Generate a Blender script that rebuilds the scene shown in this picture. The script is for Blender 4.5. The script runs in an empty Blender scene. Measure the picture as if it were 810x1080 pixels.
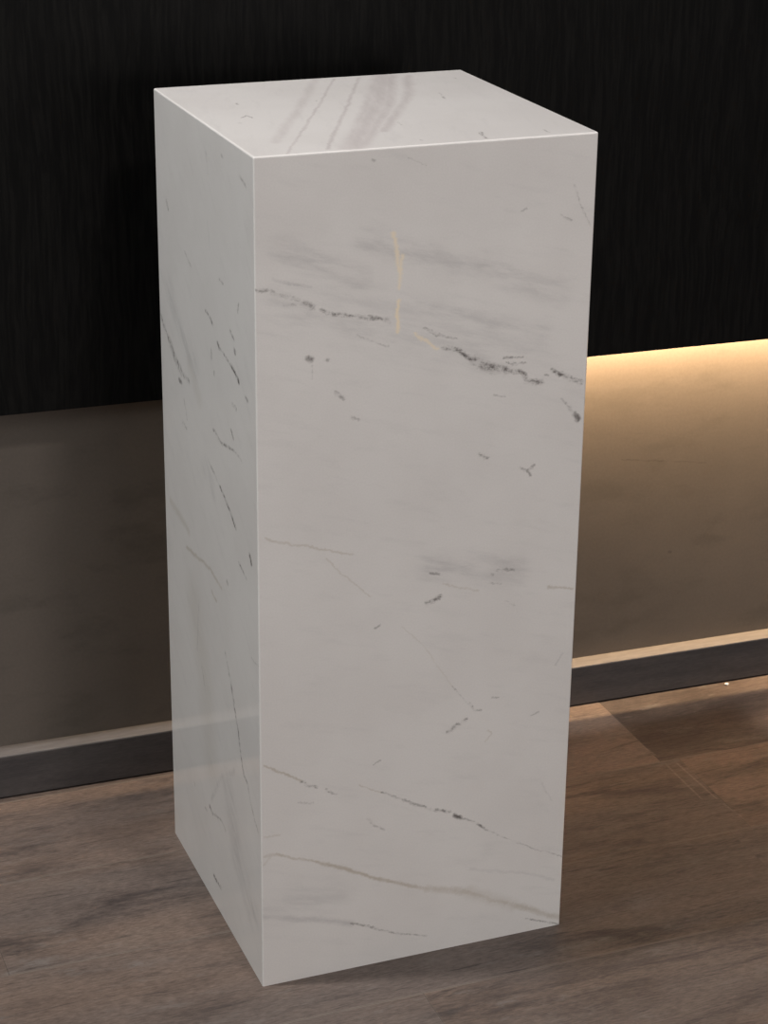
import bpy, bmesh, math, random
from mathutils import Vector, Matrix

random.seed(4)
S = bpy.context.scene
C = S.collection

# ------------------------------------------------------------------ camera
cam_d = bpy.data.cameras.new('camera')
cam_d.sensor_width = 36.0
cam_d.lens = 2259.55 / 1080.0 * 36.0
cam_d.clip_start = 0.05
cam = bpy.data.objects.new('camera', cam_d)
cam.location = (-0.58971, -1.84907, 1.33807)
cam.rotation_euler = (1.184929, -0.011435, -0.367827)
C.objects.link(cam)
S.camera = cam

# ------------------------------------------------------------------ exposure
S.view_settings.view_transform = 'Standard'
S.view_settings.look = 'None'
S.view_settings.gamma = 1.0
S.view_settings.use_curve_mapping = False
S.view_settings.exposure = 0.0

# ------------------------------------------------------------------ room ambience
world = bpy.data.worlds.new('room_ambience')
S.world = world
world.use_nodes = True
wb = world.node_tree.nodes['Background']
wb.inputs['Color'].default_value = (0.93, 0.96, 1.0, 1)
wb.inputs['Strength'].default_value = 0.10

# ------------------------------------------------------------------ lamps
def area(name, loc, target, shape, sx, sy, power, col, spread=180):
    d = bpy.data.lights.new(name, 'AREA')
    d.shape = shape
    d.size = sx
    d.size_y = sy
    d.energy = power
    d.color = col
    d.spread = math.radians(spread)
    o = bpy.data.objects.new(name, d)
    o.location = loc
    o.rotation_euler = (Vector(target) - Vector(loc)).to_track_quat('-Z', 'Y').to_euler()
    C.objects.link(o)
    return o

# ceiling downlight up to the left of the pedestal
area('ceiling_downlight', (-0.74, 0.193, 3.05), (-0.1, 0.15, 0.5), 'DISK', 0.10, 0.10, 46, (1.0, 0.965, 0.935))
# weaker downlight out in the room, in front
area('ceiling_downlight', (0.34, -1.6, 2.7), (0.2, 0.1, 0.5), 'DISK', 0.22, 0.22, 16, (1.0, 0.92, 0.87))
# added fill from an unseen spot off left, brightens the pedestal's left face
area('left_fill_light', (-3.1, -1.0, 1.45), (-0.1, 0.1, 0.5), 'RECTANGLE', 0.7, 0.5, 27, (0.95, 1.0, 0.98))
# added broad, low fill from the unseen room in front, for the front face
area('front_fill_light', (1.3, -4.6, 1.0), (0.2, 0.0, 0.45), 'RECTANGLE', 2.6, 1.2, 49, (1.0, 0.943, 0.90))

TH = -0.01971                      # the back wall runs almost parallel to the pedestal
def wall_pt(x, y, z):              # wall frame -> world
    c, s = math.cos(TH), math.sin(TH)
    return (c * x - s * y, s * x + c * y, z)
WALL_Y, BASE_Y, PANEL_Y = 0.5148, 0.4889, 0.4589
BASE_H, PANEL_Z = 0.0595, 0.5101
# warm strip light tucked up behind the lower lip of the black panel
LED_X0, LED_X1 = 0.42, 2.4
LED_D, LED_Z = 0.030, 0.575
led_x = (LED_X0 + LED_X1) / 2
area('cove_strip_light', wall_pt(led_x, WALL_Y - LED_D, LED_Z), wall_pt(led_x, WALL_Y - LED_D + 0.975, LED_Z - 0.22),
     'RECTANGLE', LED_X1 - LED_X0, 0.008, 80, (1.0, 0.69, 0.38))

# ------------------------------------------------------------------ helpers
def obj(name, bm, mat, parent=None, kind=None, label=None, cat=None):
    me = bpy.data.meshes.new(name)
    bm.normal_update()
    bm.to_mesh(me)
    bm.free()
    if mat:
        me.materials.append(mat)
    o = bpy.data.objects.new(name, me)
    C.objects.link(o)
    if parent:
        o.parent = parent
    if kind:
        o['kind'] = kind
    if label:
        o['label'] = label
    if cat:
        o['category'] = cat
    return o

def extrude_profile(prof, x0, x1, drop0=None):
    """Closed (y, z) outline swept along x."""
    bm = bmesh.new()
    a = [bm.verts.new((x0, y, z)) for y, z in prof]
    b = [bm.verts.new((x1, y, z)) for y, z in prof]
    n = len(prof)
    for i in range(n):
        j = (i + 1) % n
        bm.faces.new((a[i], a[j], b[j], b[i]))
    bm.faces.new(a[::-1])
    bm.faces.new(b)
    bmesh.ops.recalc_face_normals(bm, faces=bm.faces)
    return bm

class NT:
    def __init__(self, name):
        self.m = bpy.data.materials.new(name)
        self.m.use_nodes = True
        self.t = self.m.node_tree
        self.n = self.t.nodes
        self.l = self.t.links
        self.b = self.n['Principled BSDF']
    def put(self, sock, v):
        if isinstance(v, bpy.types.NodeSocket):
            self.l.new(v, sock)
        else:
            sock.default_value = v
    def node(self, typ, **kw):
        nd = self.n.new(typ)
        for k, v in kw.items():
            setattr(nd, k, v)
        return nd
    def math(self, op, a, b=0.0, c=None, clamp=False):
        nd = self.node('ShaderNodeMath', operation=op, use_clamp=clamp)
        self.put(nd.inputs[0], a)
        self.put(nd.inputs[1], b)
        if c is not None:
            self.put(nd.inputs[2], c)
        return nd.outputs[0]
    def vec(self, op, a, b=(0, 0, 0), scale=None):
        nd = self.node('ShaderNodeVectorMath', operation=op)
        self.put(nd.inputs[0], a)
        if op != 'SCALE':
            self.put(nd.inputs[1], b)
        if scale is not None:
            self.put(nd.inputs['Scale'], scale)
        return nd.outputs['Value'] if op in ('DOT_PRODUCT', 'DISTANCE', 'LENGTH') else nd.outputs['Vector']
    def coord(self):
        return self.node('ShaderNodeTexCoord').outputs['Object']
    def noise(self, v, scale, detail=3, rough=0.55, color=False):
        nd = self.node('ShaderNodeTexNoise')
        self.put(nd.inputs['Vector'], v)
        nd.inputs['Scale'].default_value = scale
        nd.inputs['Detail'].default_value = detail
        nd.inputs['Roughness'].default_value = rough
        return nd.outputs['Color' if color else 'Fac']
    def ramp(self, x, a, b, y0=0.0, y1=1.0, smooth=True):
        nd = self.node('ShaderNodeMapRange', interpolation_type='SMOOTHSTEP' if smooth else 'LINEAR')
        self.put(nd.inputs['Value'], x)
        for i, v in zip((1, 2, 3, 4), (a, b, y0, y1)):
            self.put(nd.inputs[i], v)
        return nd.outputs[0]
    def mix(self, f, a, b):
        nd = self.node('ShaderNodeMix', data_type='RGBA')
        self.put(nd.inputs[0], f)
        for i, v in ((6, a), (7, b)):
            self.put(nd.inputs[i], v if isinstance(v, bpy.types.NodeSocket) else (*v, 1))
        return nd.outputs[2]
    def sep(self, v):
        nd = self.node('ShaderNodeSeparateXYZ')
        self.put(nd.inputs[0], v)
        return nd.outputs
    def comb(self, x, y, z):
        nd = self.node('ShaderNodeCombineXYZ')
        for i, v in enumerate((x, y, z)):
            self.put(nd.inputs[i], v)
        return nd.outputs[0]
    def bump(self, h, strength, dist=0.001):
        nd = self.node('ShaderNodeBump')
        nd.inputs['Strength'].default_value = strength
        nd.inputs['Distance'].default_value = dist
        self.put(nd.inputs['Height'], h)
        self.l.new(nd.outputs[0], self.b.inputs['Normal'])
    def done(self, col, rough=0.5, spec=0.5, ior=1.5):
        self.put(self.b.inputs['Base Color'], col if isinstance(col, bpy.types.NodeSocket) else (*col, 1))
        self.put(self.b.inputs['Roughness'], rough)
        self.b.inputs['Specular IOR Level'].default_value = spec
        self.b.inputs['IOR'].default_value = ior
        return self.m

# ------------------------------------------------------------------ floor: wood planks along the wall
PLANK_W, PLANK_L, PLANK_Y0 = 0.1843, 0.914, -0.0700
def floor_material():
    t = NT('wood_plank_floor')
    P = t.coord()
    s = t.sep(P)
    yy = t.math('DIVIDE', t.math('SUBTRACT', s[1], PLANK_Y0), PLANK_W)
    row = t.math('FLOOR', yy)
    fy = t.math('SUBTRACT', yy, row)
    wn = t.node('ShaderNodeTexWhiteNoise', noise_dimensions='1D')
    t.put(wn.inputs['W'], t.math('ADD', row, 7.31))
    off = t.math('MULTIPLY', wn.outputs['Value'], PLANK_L)
    for k, o in ((2.0, 0.638), (1.0, 0.664), (0.0, 0.635), (-1.0, 0.157)):
        hit = t.math('COMPARE', row, k, 0.1)
        off = t.math('ADD', t.math('MULTIPLY', off, t.math('SUBTRACT', 1.0, hit)), t.math('MULTIPLY', hit, o))
    xx = t.math('DIVIDE', t.math('SUBTRACT', s[0], off), PLANK_L)
    colm = t.math('FLOOR', xx)
    fx = t.math('SUBTRACT', xx, colm)
    rnd = t.node('ShaderNodeTexWhiteNoise', noise_dimensions='2D')
    t.put(rnd.inputs['Vector'], t.comb(row, colm, 0))
    rv, rc = rnd.outputs['Value'], rnd.outputs['Color']
    # grain coordinates, shifted per plank, stretched along the plank
    sh = t.vec('SCALE', rc, scale=9.0)
    Q = t.vec('ADD', t.vec('MULTIPLY', P, (1.0, 5.0, 1.0)), sh)
    warp = t.vec('SCALE', t.vec('SUBTRACT', t.noise(Q, 3.5, 2, 0.5, True), (0.5, 0.5, 0.5)), scale=0.28)
    Q2 = t.vec('ADD', Q, warp)
    broad = t.noise(Q2, 4.2, 5, 0.66)
    patch = t.noise(t.vec('ADD', t.vec('MULTIPLY', P, (1.0, 2.4, 1.0)), sh), 7.5, 5, 0.62)
    streak = t.noise(t.vec('MULTIPLY', Q2, (1.0, 3.4, 1.0)), 8.0, 6, 0.72)
    fine = t.noise(t.vec('MULTIPLY', P, (1.0, 5.0, 1.0)), 85.0, 4, 0.75)
    warm = t.noise(Q, 2.2, 2, 0.5)
    col = t.mix(t.ramp(warm, 0.35, 0.68), (0.148, 0.117, 0.103), (0.184, 0.134, 0.108))
    col = t.mix(t.math('MULTIPLY', t.ramp(patch, 0.44, 0.70), 0.45), col, (0.074, 0.054, 0.047))
    col = t.mix(t.math('MULTIPLY', t.ramp(patch, 0.46, 0.28), 0.40), col, (0.205, 0.160, 0.133))
    col = t.mix(t.math('MULTIPLY', t.ramp(broad, 0.50, 0.70), 0.80), col, (0.050, 0.041, 0.040))
    col = t.mix(t.math('MULTIPLY', t.ramp(streak, 0.54, 0.74), 0.80), col, (0.040, 0.032, 0.031))
    col = t.mix(t.math('MULTIPLY', t.ramp(streak, 0.42, 0.24), 0.50), col, (0.225, 0.182, 0.156))
    # darker block on the board next to the end joint, fading out to the right
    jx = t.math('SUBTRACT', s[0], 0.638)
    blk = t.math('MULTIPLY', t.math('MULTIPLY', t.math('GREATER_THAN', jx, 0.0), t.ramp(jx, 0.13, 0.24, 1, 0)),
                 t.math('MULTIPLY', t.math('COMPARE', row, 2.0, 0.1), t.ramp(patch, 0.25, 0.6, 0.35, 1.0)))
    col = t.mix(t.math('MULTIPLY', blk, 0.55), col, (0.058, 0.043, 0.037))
    val = t.math('ADD', t.math('MULTIPLY', t.math('SUBTRACT', rv, 0.5), 0.30), 1.0)
    val = t.math('MULTIPLY', val, t.ramp(fine, 0.25, 0.75, 0.64, 1.32))
    col = t.vec('SCALE', col, scale=val)
    # pale chalky scuffs
    sc = t.noise(t.vec('ADD', t.vec('MULTIPLY', P, (1.0, 3.2, 1.0)), (3.7, 1.2, 0)), 11.0, 7, 0.76)
    sc2 = t.noise(t.vec('MULTIPLY', P, (1.0, 1.0, 1.0)), 3.2, 2)
    scm = t.math('MULTIPLY', t.math('MULTIPLY', t.ramp(sc, 0.53, 0.70), t.ramp(sc2, 0.38, 0.58)), 0.75)
    col = t.mix(scm, col, (0.215, 0.190, 0.175))
    # joints: a fine, slightly pale worn arris on the long side, dark hairline at the ends
    dy = t.math('MULTIPLY', t.math('MINIMUM', fy, t.math('SUBTRACT', 1.0, fy)), PLANK_W)
    dx = t.math('MULTIPLY', t.math('MINIMUM', fx, t.math('SUBTRACT', 1.0, fx)), PLANK_L)
    wear = t.noise(P, 14.0, 3)
    ly = t.math('MULTIPLY', t.ramp(dy, 0.0005, 0.0022, 1, 0), t.ramp(wear, 0.32, 0.52))
    lx = t.math('MULTIPLY', t.ramp(dx, 0.0004, 0.0015, 1, 0), t.ramp(wear, 0.30, 0.55))
    col = t.mix(t.math('MULTIPLY', t.math('MAXIMUM', ly, t.math('MULTIPLY', lx, 0.45)), 0.72), col, (0.26, 0.215, 0.18))
    dk = t.ramp(t.math('MINIMUM', dx, dy), 0.0002, 0.0007, 1, 0)
    col = t.mix(t.math('MULTIPLY', dk, 0.5), col, (0.022, 0.017, 0.015))
    # a pair of scraped lines where something was dragged across the boards
    for x0, y0, x1, y1, st in ((0.641, 0.292, 0.641, 0.196, 0.6), (0.656, 0.288, 0.659, 0.190, 0.7), (0.661, 0.175, 0.666, 0.135, 0.45),
                               (0.549, 0.266, 0.590, 0.268, 0.5), (0.636, 0.345, 0.640, 0.318, 0.5)):
        ax, ay = x1 - x0, y1 - y0
        ll = ax * ax + ay * ay
        d = t.vec('SUBTRACT', P, (x0, y0, 0))
        tt = t.math('MULTIPLY', t.vec('DOT_PRODUCT', d, (ax, ay, 0)), 1.0 / ll, clamp=True)
        dist = t.vec('DISTANCE', d, t.vec('SCALE', (ax, ay, 0), scale=tt))
        col = t.mix(t.math('MULTIPLY', t.ramp(dist, 0.0004, 0.0022, st, 0), t.ramp(fine, 0.3, 0.6)), col, (0.27, 0.225, 0.195))
    hgt = t.math('SUBTRACT', t.math('ADD', t.math('MULTIPLY', streak, 0.5), t.math('MULTIPLY', fine, 0.5)), dk)
    t.bump(hgt, 0.25, 0.0012)
    return t.done(col, t.ramp(streak, 0.3, 0.7, 0.40, 0.56), 0.40)

bm = bmesh.new()
vs = [bm.verts.new(v) for v in ((-2.2, -2.8, 0), (3.0, -2.8, 0), (3.0, 0.70, 0), (-2.2, 0.70, 0),
                                (-2.2, -2.8, -0.06), (3.0, -2.8, -0.06), (3.0, 0.70, -0.06), (-2.2, 0.70, -0.06))]
for f in ((0, 1, 2, 3), (7, 6, 5, 4), (0, 4, 5, 1), (1, 5, 6, 2), (2, 6, 7, 3), (3, 7, 4, 0)):
    bm.faces.new([vs[i] for i in f])
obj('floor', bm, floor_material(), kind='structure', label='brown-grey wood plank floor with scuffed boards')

# ------------------------------------------------------------------ back wall, baseboard, black panel
WALL_MARKS = [((0.654, 0.3418), (0.717, 0.3329), 0.0016, 0.45), ((0.717, 0.3329), (0.781, 0.3226), 0.0014, 0.35), ((0.734, 0.1988), (0.736, 0.1988), 0.0028, 0.6)]
def plaster_material():
    t = NT('taupe_plaster')
    P = t.coord()
    a = t.noise(P, 2.3, 4, 0.6)
    b = t.noise(t.vec('MULTIPLY', P, (1.0, 1.0, 2.5)), 11.0, 4, 0.6)
    c = t.noise(P, 260.0, 2, 0.6)
    col = t.mix(t.ramp(a, 0.35, 0.65), (0.120, 0.102, 0.089), (0.146, 0.124, 0.108))
    col = t.mix(t.math('MULTIPLY', t.ramp(b, 0.48, 0.72), 0.55), col, (0.098, 0.085, 0.073))
    col = t.vec('SCALE', col, scale=t.ramp(c, 0.3, 0.7, 0.97, 1.03))
    # a hairline scratch and a pin mark in the plaster
    V = t.vec('ADD', t.vec('MULTIPLY', P, (1, 0, 1)), t.vec('SCALE', t.vec('SUBTRACT', t.noise(P, 60.0, 3, 0.6, True), (0.5, 0.5, 0.5)), scale=0.006))
    for (x0, z0), (x1, z1), w, st in WALL_MARKS:
        ab = Vector((x1 - x0, 0, z1 - z0))
        d = t.vec('SUBTRACT', V, (x0, 0, z0))
        tt = t.math('MULTIPLY', t.vec('DOT_PRODUCT', d, tuple(ab / ab.length_squared)), 1.0, clamp=True)
        mk = t.ramp(t.vec('DISTANCE', d, t.vec('SCALE', tuple(ab), scale=tt)), 0.0, w, st, 0.0)
        col = t.mix(t.math('MULTIPLY', mk, t.ramp(c, 0.3, 0.6, 0.4, 1.0)), col, (0.045, 0.038, 0.032))
    t.bump(t.math('ADD', c, b), 0.12, 0.0005)
    return t.done(col, 0.72, 0.30)

o = obj('wall_back', extrude_profile([(WALL_Y, -0.06), (WALL_Y + 0.10, -0.06), (WALL_Y + 0.10, 2.9), (WALL_Y, 2.9)], -2.1, 2.9),
        plaster_material(), kind='structure', label='taupe plaster wall below the black panel')
o.rotation_euler.z = TH

def baseboard_material():
    t = NT('charcoal_laminate')
    P = t.coord()
    g = t.noise(t.vec('MULTIPLY', P, (1.0, 7.0, 7.0)), 9.0, 5, 0.65)
    f = t.noise(t.vec('MULTIPLY', P, (1.0, 6.0, 6.0)), 90.0, 2, 0.6)
    col = t.mix(t.ramp(g, 0.35, 0.68), (0.080, 0.072, 0.072), (0.056, 0.051, 0.053))
    col = t.vec('SCALE', col, scale=t.ramp(f, 0.3, 0.7, 0.88, 1.12))
    return t.done(col, 0.45, 0.4)

r = 0.0006
CAP = 0.0022
o = obj('baseboard_back', extrude_profile([(BASE_Y + 0.007, 0.0), (BASE_Y + 0.007, 0.0024), (BASE_Y, 0.0026), (BASE_Y, BASE_H - CAP),
                                          (WALL_Y, BASE_H - CAP), (WALL_Y, 0.0)], -2.0, 2.8),
        baseboard_material(), kind='structure', label='charcoal laminate baseboard along the foot of the wall')
o.rotation_euler.z = TH

def cap_material():
    t = NT('pale_edge_strip')
    P = t.coord()
    g = t.noise(t.vec('MULTIPLY', P, (1.0, 5.0, 5.0)), 30.0, 4, 0.65)
    return t.done(t.mix(t.ramp(g, 0.35, 0.68), (0.170, 0.156, 0.152), (0.205, 0.190, 0.185)), 0.5, 0.4)

o = obj('trim_1', extrude_profile([(BASE_Y, BASE_H - CAP), (BASE_Y, BASE_H - r), (BASE_Y + r, BASE_H), (WALL_Y, BASE_H), (WALL_Y, BASE_H - CAP)], -2.0, 2.8),
        cap_material(), kind='structure', label='thin pale cap strip on top of the baseboard')
o.rotation_euler.z = TH

def panel_material():
    t = NT('black_woodgrain')
    P = t.coord()
    w = t.vec('SCALE', t.noise(P, 6.0, 2, 0.5, True), scale=0.02)
    Q = t.vec('ADD', P, w)
    g = t.noise(t.vec('MULTIPLY', Q, (1.0, 1.0, 0.055)), 210.0, 4, 0.7)
    g2 = t.noise(t.vec('MULTIPLY', Q, (1.0, 1.0, 0.08)), 45.0, 3, 0.6)
    col = t.mix(t.ramp(g, 0.38, 0.66), (0.0024, 0.0024, 0.0024), (0.0068, 0.0065, 0.0060))
    col = t.mix(t.math('MULTIPLY', t.ramp(g2, 0.5, 0.7), 0.6), col, (0.0020, 0.0020, 0.0020))
    t.bump(g, 0.25, 0.0006)
    return t.done(col, 0.60, 0.10)

LIP = 0.022
bm = extrude_profile([(PANEL_Y, PANEL_Z + r), (PANEL_Y + r, PANEL_Z), (PANEL_Y + LIP, PANEL_Z), (PANEL_Y + LIP, 0.592),
                      (WALL_Y, 0.592), (WALL_Y, 2.8), (PANEL_Y, 2.8)], -2.0, 2.8)
for v in bm.verts:                                  # the panel was hung very slightly out of level
    v.co.z += -0.0042 * (v.co.x - 0.38) if v.co.z < 1.0 else 0.0
o = obj('wall_panel', bm, panel_material(), kind='structure', label='matte black wood-grain panel on the upper wall, hiding the warm strip light')
o.rotation_euler.z = TH

# ------------------------------------------------------------------ marble pedestal
W_, D_, H_ = 0.3515, 0.3428, 0.9000
SLAB = 0.018
# veins read off the stone, as (kind, width, strength, points) in tenths of a millimetre on each slab
FRONT = [
    ('d',22.4,0.5,[(13,7748),(138,7718),(283,7658),(444,7605)]),
    ('d',40.8,0.6,[(482,7564),(577,7518)]),
    ('d',26.5,0.75,[(659,7472),(894,7405),(1166,7350),(1352,7305)]),
    ('c',20.4,0.6,[(181,7819),(558,7715)]),
    ('d',15.3,0.35,[(283,7565),(406,7553)]),
    ('d',40.8,0.95,[(528,7013),(557,7000)]),
    ('d',25.5,0.5,[(727,6982),(731,6977)]),
    ('d',13.3,0.35,[(1030,7203),(1207,7104),(1336,7043)]),
    ('c',163.2,0.5,[(295,8080),(1026,7756)]),
    ('d',12.2,0.2,[(576,6941),(566,6798)]),
    ('g',18.4,0.7,[(1389,8179),(1436,7962),(1457,7782),(1459,7631)]),
    ('g',16.3,0.6,[(1485,7948),(1463,7782)]),
    ('g',17.3,0.9,[(1448,7500),(1447,7185)]),
    ('g',15.3,0.6,[(1631,7147),(1752,7058),(1875,6967)]),
    ('d',18.4,0.5,[(1720,7196),(1861,7114),(2074,7049)]),
    ('d',30.6,0.8,[(1935,6971),(2077,6927),(2274,6808)]),
    ('d',56.1,0.8,[(2274,6808),(2441,6711),(2617,6672)]),
    ('d',35.7,0.7,[(2617,6672),(2785,6624),(2841,6538),(3010,6499)]),
    ('d',16.3,0.6,[(2587,6788),(2789,6793)]),
    ('d',16.3,0.65,[(2615,6742),(2833,6718)]),
    ('d',32.6,0.8,[(3131,6617),(3261,6532),(3463,6449)]),
    ('d',20.4,0.5,[(3049,6565),(3070,6563)]),
    ('d',15.3,0.35,[(2492,6417),(2617,6403)]),
    ('d',20.4,0.4,[(3246,6291),(3376,6144)]),
    ('d',36.7,0.9,[(3399,6110),(3438,6054)]),
    ('d',23.5,0.6,[(2352,5817),(2451,5754)]),
    ('d',22.4,0.6,[(2804,5602),(2901,5563),(2973,5606)]),
    ('d',20.4,0.6,[(2901,5563),(2931,5500)]),
    ('c',122.4,0.45,[(1715,7417),(2353,7200),(2987,7029)]),
    ('c',306.0,0.3,[(292,7490),(1750,7203),(2886,6693)]),
    ('b',18.4,0.4,[(81,5198),(183,5149),(504,5063),(814,4957),(1002,4903)]),
    ('b',12.2,0.3,[(718,4889),(906,4685),(1194,4411)]),
    ('b',11.2,0.2,[(1541,4028),(1799,3738),(2121,3233)]),
    ('d',12.2,0.35,[(2121,3233),(2368,2922)]),
    ('d',16.3,0.55,[(1239,4049),(1301,4076)]),
    ('d',20.4,0.6,[(1851,4577),(1940,4553)]),
    ('d',32.6,0.8,[(1810,4243),(1956,4285)]),
    ('c',183.6,0.5,[(1854,4640),(2793,4481)]),
    ('d',22.4,0.5,[(2599,4499),(2772,4463)]),
    ('d',18.4,0.4,[(2525,4459),(2558,4451)]),
    ('d',13.3,0.3,[(2491,4354),(2642,4331)]),
    ('b',15.3,0.35,[(1990,4429),(2392,4294)]),
    ('b',22.4,0.45,[(3184,4222),(3469,4158)]),
    ('d',12.2,0.3,[(2687,4141),(2805,4062)]),
    ('d',14.3,0.5,[(2329,3012),(2379,2909),(2456,2896)]),
    ('d',30.6,0.75,[(2080,2703),(2155,2739),(2284,2809)]),
    ('d',14.3,0.4,[(2583,3031),(2661,3012)]),
    ('d',14.3,0.35,[(3060,2724),(3137,2753)]),
    ('b',13.3,0.35,[(2542,2631),(2587,2582),(2523,2512)]),
    ('c',15.3,0.5,[(3315,3289),(3399,3410)]),
    ('b',18.4,0.6,[(42,2669),(250,2555),(441,2417)]),
    ('d',22.4,0.55,[(441,2417),(607,2315)]),
    ('d',18.4,0.5,[(718,2268),(834,2201)]),
    ('d',15.3,0.45,[(414,2185),(581,2140)]),
    ('b',12.2,0.4,[(1087,2254),(1334,2115)]),
    ('d',16.3,0.6,[(1334,2115),(1530,2012),(1734,1894),(1859,1829)]),
    ('d',14.3,0.4,[(1235,2459),(1319,2499)]),
    ('d',18.4,0.35,[(1190,1817),(1263,1727),(1378,1646)]),
    ('b',15.3,0.3,[(48,1837),(203,1819)]),
    ('b',22.4,0.55,[(32,1610),(170,1605),(366,1511),(607,1422)]),
    ('b',30.6,0.65,[(607,1422),(901,1279),(1194,1123),(1546,953),(1880,815)]),
    ('b',16.3,0.4,[(31,1502),(129,1613)]),
    ('c',51.0,0.55,[(38,868),(409,769),(677,682),(1002,583)]),
    ('d',17.3,0.55,[(1002,583),(1199,491),(1406,377),(1661,283),(1892,218)]),
    ('c',265.2,0.3,[(91,938),(784,1022)]),
    ('d',20.4,0.8,[(1683,1910),(1893,1805),(2137,1727)]),
    ('d',34.7,1.0,[(2194,1669),(2250,1635)]),
    ('d',20.4,0.65,[(2227,1645),(2390,1563),(2581,1403)]),
    ('d',12.2,0.35,[(2581,1403),(2929,1190),(3234,1019),(3495,892)]),
    ('c',20.4,0.45,[(2403,951),(3060,764),(3415,603)]),
    ('b',51.0,0.5,[(1880,815),(2389,664),(2691,489),(3161,270),(3497,90)]),
    ('b',102.0,0.3,[(2389,664),(2913,380)]),
    ('d',16.3,0.55,[(3095,167),(3501,2)]),
    ('c',14.3,0.5,[(3220,1868),(3345,1624)]),
    ('d',22.4,0.4,[(1160,8898),(1179,8887)]),
    ('d',13.3,0.3,[(3270,8496),(3397,8212),(3466,8082)]),
    ('d',15.3,0.4,[(3151,8203),(3266,8146)]),
    ('d',14.3,0.35,[(2720,8285),(2770,8300)]),
    ('c',142.8,0.5,[(1110,8129),(1804,7892),(2387,7746),(3157,7405)]),
    ('d',12.2,0.2,[(1532,8890),(1707,8805)]),
    ('d',26.5,0.5,[(809,6636),(898,6558)]),
    ('d',20.4,0.4,[(977,6354),(1057,6334)]),
]
SIDE = [
    ('d',41.6,0.6,[(3373,6522),(3285,6439),(3086,6347)]),
    ('d',64,0.75,[(3086,6347),(2909,6228),(2625,6108)]),
    ('d',40.0,0.5,[(2625,6108),(2337,6087)]),
    ('d',35.2,0.8,[(2709,5990),(2617,5987)]),
    ('d',19.2,0.35,[(2540,5819),(2429,5630)]),
    ('d',22.4,0.5,[(2619,5544),(2457,5512)]),
    ('d',27.2,0.8,[(1651,7071),(1487,7033),(1414,6990)]),
    ('d',28.8,0.8,[(1259,6852),(1197,6814)]),
    ('d',19.2,0.5,[(1197,6814),(974,6783),(755,6739)]),
    ('d',35.2,0.95,[(786,6749),(663,6719),(551,6661)]),
    ('d',24.0,0.6,[(1482,6714),(1471,6617)]),
    ('d',22.4,0.5,[(1380,6494),(1383,6452)]),
    ('d',24.0,0.65,[(799,7106),(687,7042)]),
    ('d',32,0.8,[(683,6947),(653,6927)]),
    ('d',20.8,0.5,[(513,7466),(539,7383)]),
    ('d',28.8,0.6,[(332,6571),(273,6552)]),
    ('d',24.0,0.65,[(774,6367),(650,6342)]),
    ('d',20.8,0.45,[(1153,7539),(1028,7515)]),
    ('d',22.4,0.7,[(1453,5866),(1159,5802),(736,5869)]),
    ('d',19.2,0.4,[(736,5869),(486,5857)]),
    ('d',27.2,0.7,[(822,6061),(762,5991)]),
    ('d',19.2,0.4,[(1684,5455),(1255,5290)]),
    ('d',28.8,0.9,[(1255,5290),(948,5175),(713,5050)]),
    ('c',144,0.4,[(1763,5305),(1531,5177)]),
    ('d',40.0,0.95,[(256,4930),(218,4856)]),
    ('d',20.8,0.7,[(643,4699),(384,4618)]),
    ('d',28.8,0.5,[(1077,4317),(1045,4298)]),
    ('w',64,0.6,[(3195,4410),(2928,4375),(2481,4321)]),
    ('b',32,0.5,[(2574,4092),(1698,4201),(1255,4145)]),
    ('w',384,0.4,[(2326,3474),(1941,2721),(1819,1836)]),
    ('d',22.4,0.6,[(1192,3456),(1003,3198),(879,2993)]),
    ('d',27.2,0.8,[(973,3134),(768,2739),(684,2477),(564,2278),(417,2241)]),
    ('d',19.2,0.35,[(2079,2836),(1960,2606)]),
    ('c',24.0,0.5,[(2129,3650),(2252,2997)]),
    ('b',25.6,0.6,[(1627,3954),(1474,3913)]),
    ('d',19.2,0.35,[(260,3784),(9,3819)]),
    ('d',25.6,0.45,[(449,2258),(359,2080),(108,1852)]),
    ('d',30.4,0.8,[(1898,1202),(1775,1159)]),
    ('d',20.8,0.45,[(1775,1159),(1396,1269),(1282,1212)]),
    ('d',20.8,0.4,[(2074,1070),(2018,1063)]),
    ('d',19.2,0.35,[(2505,1161),(2469,1131)]),
    ('d',32,0.8,[(1783,344),(1493,347)]),
    ('c',40.0,0.5,[(1816,1319),(1407,1812),(922,2141)]),
    ('c',224,0.5,[(1179,1815),(867,1158),(344,751)]),
    ('d',25.6,0.6,[(3046,7898),(2960,7801)]),
    ('d',24.0,0.5,[(428,8726),(243,8673)]),
    ('d',25.6,0.4,[(1000,8810),(970,8799)]),
    ('d',19.2,0.4,[(2362,7497),(2138,7388)]),
    ('c',20.8,0.4,[(1510,8022),(1462,7768)]),
    ('c',25.6,0.4,[(1526,8726),(1475,8530)]),
    ('c',160,0.4,[(3025,6971),(2762,6623),(2104,6349)]),
    ('w',128,0.35,[(2285,6293),(1954,6032)]),
]
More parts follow.
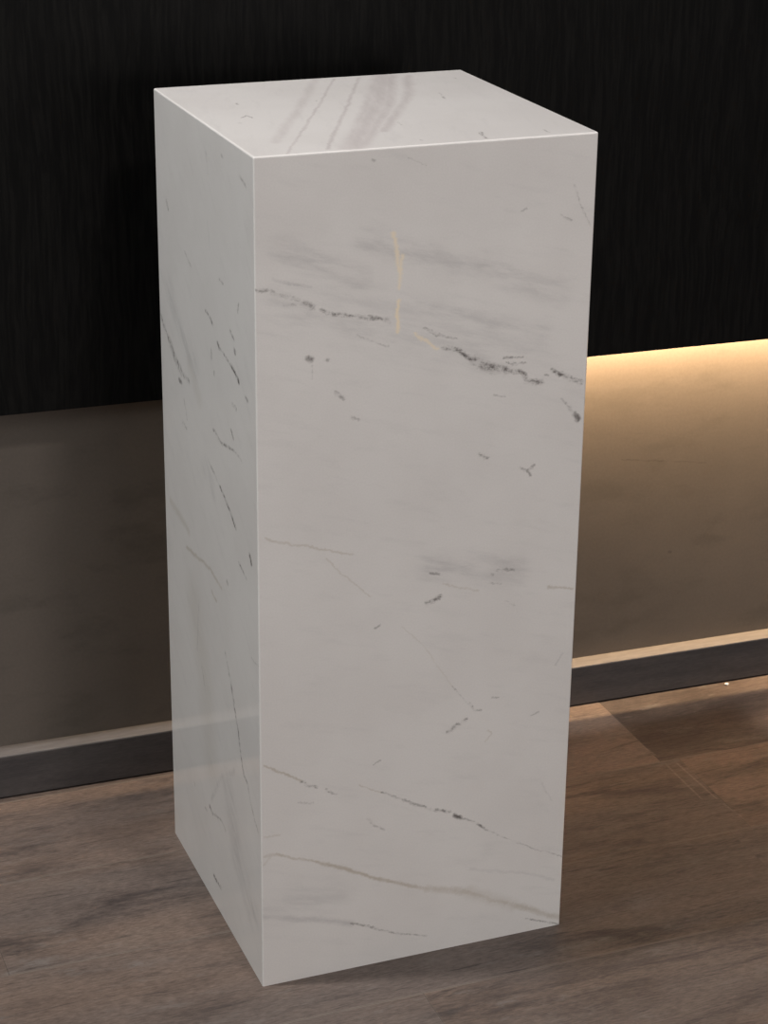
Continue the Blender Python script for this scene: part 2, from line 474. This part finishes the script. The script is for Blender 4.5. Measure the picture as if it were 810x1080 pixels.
TOP = [
    ('d',21.0,0.5,[(588,2394),(591,2342)]),
    ('d',15.4,0.55,[(439,1702),(512,1775),(519,1676)]),
    ('d',16.8,0.35,[(322,1456),(340,1451)]),
    ('m',22.4,0.6,[(1989,3343),(1407,2131),(343,40)]),
    ('m',70,0.4,[(1803,3402),(1207,2144),(387,535)]),
    ('m',154,0.6,[(2596,3438),(1910,1817),(999,77)]),
    ('m',70,0.5,[(2478,3302),(1783,1808),(963,132)]),
    ('m',84,0.6,[(2645,3307),(2056,1872),(1157,197)]),
    ('m',70,0.6,[(2813,3254),(2442,2267),(1548,690)]),
    ('m',28,0.6,[(2262,3314),(1616,1912),(758,114)]),
    ('d',15.4,0.5,[(2784,2264),(2745,2117),(2696,1923)]),
    ('d',16.8,0.4,[(1824,1017),(1802,884)]),
    ('d',23.8,0.7,[(2406,365),(2381,238),(2356,68)]),
    ('d',16.8,0.6,[(3057,268),(3037,138)]),
    ('d',15.4,0.5,[(1729,206),(1738,181)]),
    ('d',15.4,0.3,[(3265,2996),(3252,2886)]),
    ('d',14,0.3,[(1410,2284),(1403,2235)]),
]

TONE = {'k': (0.120, 0.104, 0.100), 'd': (0.120, 0.104, 0.100), 'b': (0.410, 0.335, 0.240), 'g': (0.99, 0.85, 0.64), 'c': (0.400, 0.385, 0.395), 'm': (0.570, 0.510, 0.512),
        'w': (0.520, 0.465, 0.390)}
TONE_GAIN = {'k': 0.85, 'd': 0.88, 'b': 0.80, 'g': 1.0, 'c': 0.62, 'm': 0.85, 'w': 0.55}

def marble_material(name, veins, axes, seed, run):
    t = NT(name)
    P = t.coord()
    big = t.noise(t.vec('ADD', P, (seed, 0, 0)), 5.0, 4, 0.6)
    med = t.noise(t.vec('ADD', t.vec('MULTIPLY', P, (1, 1, 2.2)), (0, seed, 0)), 16.0, 5, 0.65)
    fin = t.noise(P, 520.0, 2, 0.6)
    brk = t.noise(t.vec('ADD', P, (0, 0, seed)), 120.0, 4, 0.75)
    brs = t.noise(t.vec('ADD', P, (0, seed, 0)), 38.0, 5, 0.7)
    # streaky clouding that follows the run of the veins
    al, ac = [0.0] * 3, [0.0] * 3
    al[axes[0]], al[axes[1]] = run
    ac[axes[0]], ac[axes[1]] = -run[1], run[0]
    U = t.comb(t.vec('DOT_PRODUCT', P, tuple(al)), t.math('MULTIPLY', t.vec('DOT_PRODUCT', P, tuple(ac)), 4.5), seed)
    stk = t.noise(U, 17.0, 6, 0.68)
    stf = t.noise(U, 60.0, 4, 0.7)
    # two levels of wandering so that the veins are ragged
    w1 = t.vec('SCALE', t.vec('SUBTRACT', t.noise(P, 55.0, 3, 0.6, True), (0.5, 0.5, 0.5)), scale=0.0075)
    w2 = t.vec('SCALE', t.vec('SUBTRACT', t.noise(P, 330.0, 2, 0.6, True), (0.5, 0.5, 0.5)), scale=0.0036)
    flat = [0.0, 0.0, 0.0]
    flat[axes[0]] = flat[axes[1]] = 1.0
    V = t.vec('MULTIPLY', t.vec('ADD', t.vec('ADD', P, w1), w2), tuple(flat))
    masks = {}
    V0, nseg = V, 0
    for kind, w, st, pts in veins:
        w = w * 1e-4
        if kind == 'd' and (Vector(pts[0]) - Vector(pts[-1])).length < 95:
            kind = 'k'                                   # a lone fleck: solid, hardly broken up
        hw = w * {'c': 1.5, 'm': 1.3, 'w': 1.3, 'g': 1.9, 'd': 1.25, 'k': 1.15, 'b': 1.2}[kind]
        for (u0, v0), (u1, v1) in zip(pts, pts[1:]):
            a = [0.0, 0.0, 0.0]
            b = [0.0, 0.0, 0.0]
            a[axes[0]], a[axes[1]] = u0 * 1e-4, v0 * 1e-4
            b[axes[0]], b[axes[1]] = u1 * 1e-4, v1 * 1e-4
            a, b = Vector(a), Vector(b)
            ab = b - a
            if nseg and nseg % 5 == 0:              # chain the veins so that the shader evaluates them one after another
                nd = t.node('ShaderNodeVectorMath', operation='MULTIPLY_ADD')
                t.put(nd.inputs[0], m)
                nd.inputs[1].default_value = (1e-9, 1e-9, 1e-9)
                t.put(nd.inputs[2], V0)
                V = nd.outputs['Vector']
            nseg += 1
            d = t.vec('SUBTRACT', V, tuple(a))
            tt = t.math('MULTIPLY', t.vec('DOT_PRODUCT', d, tuple(ab / max(ab.length_squared, 1e-10))), 1.0, clamp=True)
            dist = t.vec('DISTANCE', d, t.vec('SCALE', tuple(ab), scale=tt))
            m = t.ramp(dist, hw * 0.0, hw, st, 0.0)
            masks[kind] = m if kind not in masks else t.math('MAXIMUM', masks[kind], m)
    base = t.mix(t.ramp(big, 0.36, 0.66), (0.830, 0.805, 0.790), (0.785, 0.757, 0.742))
    base = t.mix(t.math('MULTIPLY', t.ramp(stk, 0.50, 0.78), 0.22), base, (0.600, 0.582, 0.580))
    base = t.vec('SCALE', base, scale=t.ramp(fin, 0.3, 0.7, 0.982, 1.018))
    col = base
    for kind in 'wcmbgkd':
        if kind not in masks:
            continue
        br = {'k': t.ramp(brk, 0.30, 0.55, 0.55, 1.1), 'c': t.ramp(stk, 0.36, 0.66, 0.15, 1.15), 'm': t.ramp(stk, 0.28, 0.60, 0.6, 1.1), 'w': t.ramp(stk, 0.25, 0.6, 0.6, 1.0),
              'b': t.ramp(brs, 0.30, 0.60, 0.5, 1.05), 'g': t.ramp(brs, 0.30, 0.60, 0.7, 1.1),
              'd': t.math('MULTIPLY', t.ramp(brk, 0.38, 0.60, 0.22, 1.2), t.ramp(stf, 0.36, 0.58, 0.22, 1.15))}[kind]
        col = t.mix(t.math('MULTIPLY', t.math('MULTIPLY', masks[kind], br), TONE_GAIN[kind], clamp=True), col, TONE[kind])
    return t.done(col, t.ramp(med, 0.3, 0.8, 0.05, 0.11), 0.5, 1.52)

ped = bpy.data.objects.new('marble_pedestal', None)
ped.empty_display_size = 0.2
C.objects.link(ped)
ped['label'] = 'tall polished white marble pedestal with grey veins standing on the wood floor'
ped['category'] = 'pedestal'

# outer skin of the whole block, arrises eased, then split into mitred slabs
bm = bmesh.new()
bmesh.ops.create_cube(bm, size=1.0)
for v in bm.verts:
    v.co = Vector(((v.co.x + 0.5) * W_, (v.co.y + 0.5) * D_, (v.co.z + 0.5) * H_))
bm.edges.ensure_lookup_table()
edges = [e for e in bm.edges if not all(v.co.z < 0.01 for v in e.verts)]
bmesh.ops.bevel(bm, geom=edges, offset=0.0017, segments=4, profile=0.5, affect='EDGES')
bm.normal_update()
DIRS = {'front_slab': Vector((0, -1, 0)), 'side_slab': Vector((-1, 0, 0)), 'side_slab.001': Vector((1, 0, 0)),
        'back_slab': Vector((0, 1, 0)), 'top_slab': Vector((0, 0, 1))}
groups = {k: [] for k in DIRS}
for f in bm.faces:
    if f.normal.z < -0.9:
        continue
    c = f.calc_center_median()
    # nearest outer plane decides (the mitre is the 45-degree plane)
    dist = {'front_slab': c.y, 'side_slab': c.x, 'side_slab.001': W_ - c.x, 'back_slab': D_ - c.y, 'top_slab': H_ - c.z}
    k = min(dist, key=lambda q: dist[q])
    groups[k].append([v.co.copy() for v in f.verts])
bm.free()

def slab_mesh(polys, zero_bottom):
    b = bmesh.new()
    for p in polys:
        b.faces.new([b.verts.new(c) for c in p])
    bmesh.ops.remove_doubles(b, verts=b.verts, dist=1e-6)
    rim = [e for e in b.edges if e.is_boundary]
    inner = {}
    for e in rim:
        for v in e.verts:
            if v not in inner:
                c = v.co
                inner[v] = b.verts.new((min(max(c.x, SLAB), W_ - SLAB), min(max(c.y, SLAB), D_ - SLAB), min(c.z, H_ - SLAB)))
    for e in rim:
        u, v = e.verts
        q = [u, v, inner[v], inner[u]]
        try:
            b.faces.new(q)
        except ValueError:
            pass
    bmesh.ops.remove_doubles(b, verts=list(inner.values()), dist=1e-6)
    hole = [e for e in b.edges if e.is_boundary]
    if hole:
        bmesh.ops.contextual_create(b, geom=hole)
    bmesh.ops.recalc_face_normals(b, faces=b.faces)
    for f in b.faces:
        f.smooth = False
    return b

MATS = {'front_slab': marble_material('white_marble_front', FRONT, (0, 2), 1.7, (0.96, -0.27)),
        'side_slab': marble_material('white_marble_side', SIDE, (1, 2), 5.3, (0.80, 0.60)),
        'top_slab': marble_material('white_marble_top', TOP, (0, 1), 9.1, (0.24, 0.97))}
back = marble_material('white_marble_back', [], (0, 2), 13.9, (0.96, 0.27))
MATS['back_slab'] = MATS['side_slab.001'] = back
LAB = {'front_slab': 'warm white front face crossed by a grey diagonal vein and a short golden streak',
       'side_slab': 'glossy cooler side face with dark flecks that mirrors the baseboard',
       'top_slab': 'bright top face with mauve bands'}
for k, polys in groups.items():
    o = obj(k, slab_mesh(polys, True), MATS[k], ped)
    if k in LAB:
        o['label'] = LAB[k]

# ------------------------------------------------------------------ crumb of white paper by the baseboard
t = NT('white_paper')
pm = t.done(t.mix(t.noise(t.coord(), 400.0, 2), (0.80, 0.79, 0.77), (0.90, 0.89, 0.87)), 0.8, 0.2)
bm = bmesh.new()
bmesh.ops.create_icosphere(bm, subdivisions=2, radius=0.0028)
rr = random.Random(3)
for v in bm.verts:
    v.co *= rr.uniform(0.72, 1.15)
    v.co.z *= 0.62
lo = min(v.co.z for v in bm.verts)
for v in bm.verts:
    v.co.z -= lo
o = obj('paper_scrap', bm, pm, label='tiny white paper scrap on the floor against the right of the baseboard', cat='paper scrap')
o.location = (0.8285, 0.4640, 0.0)
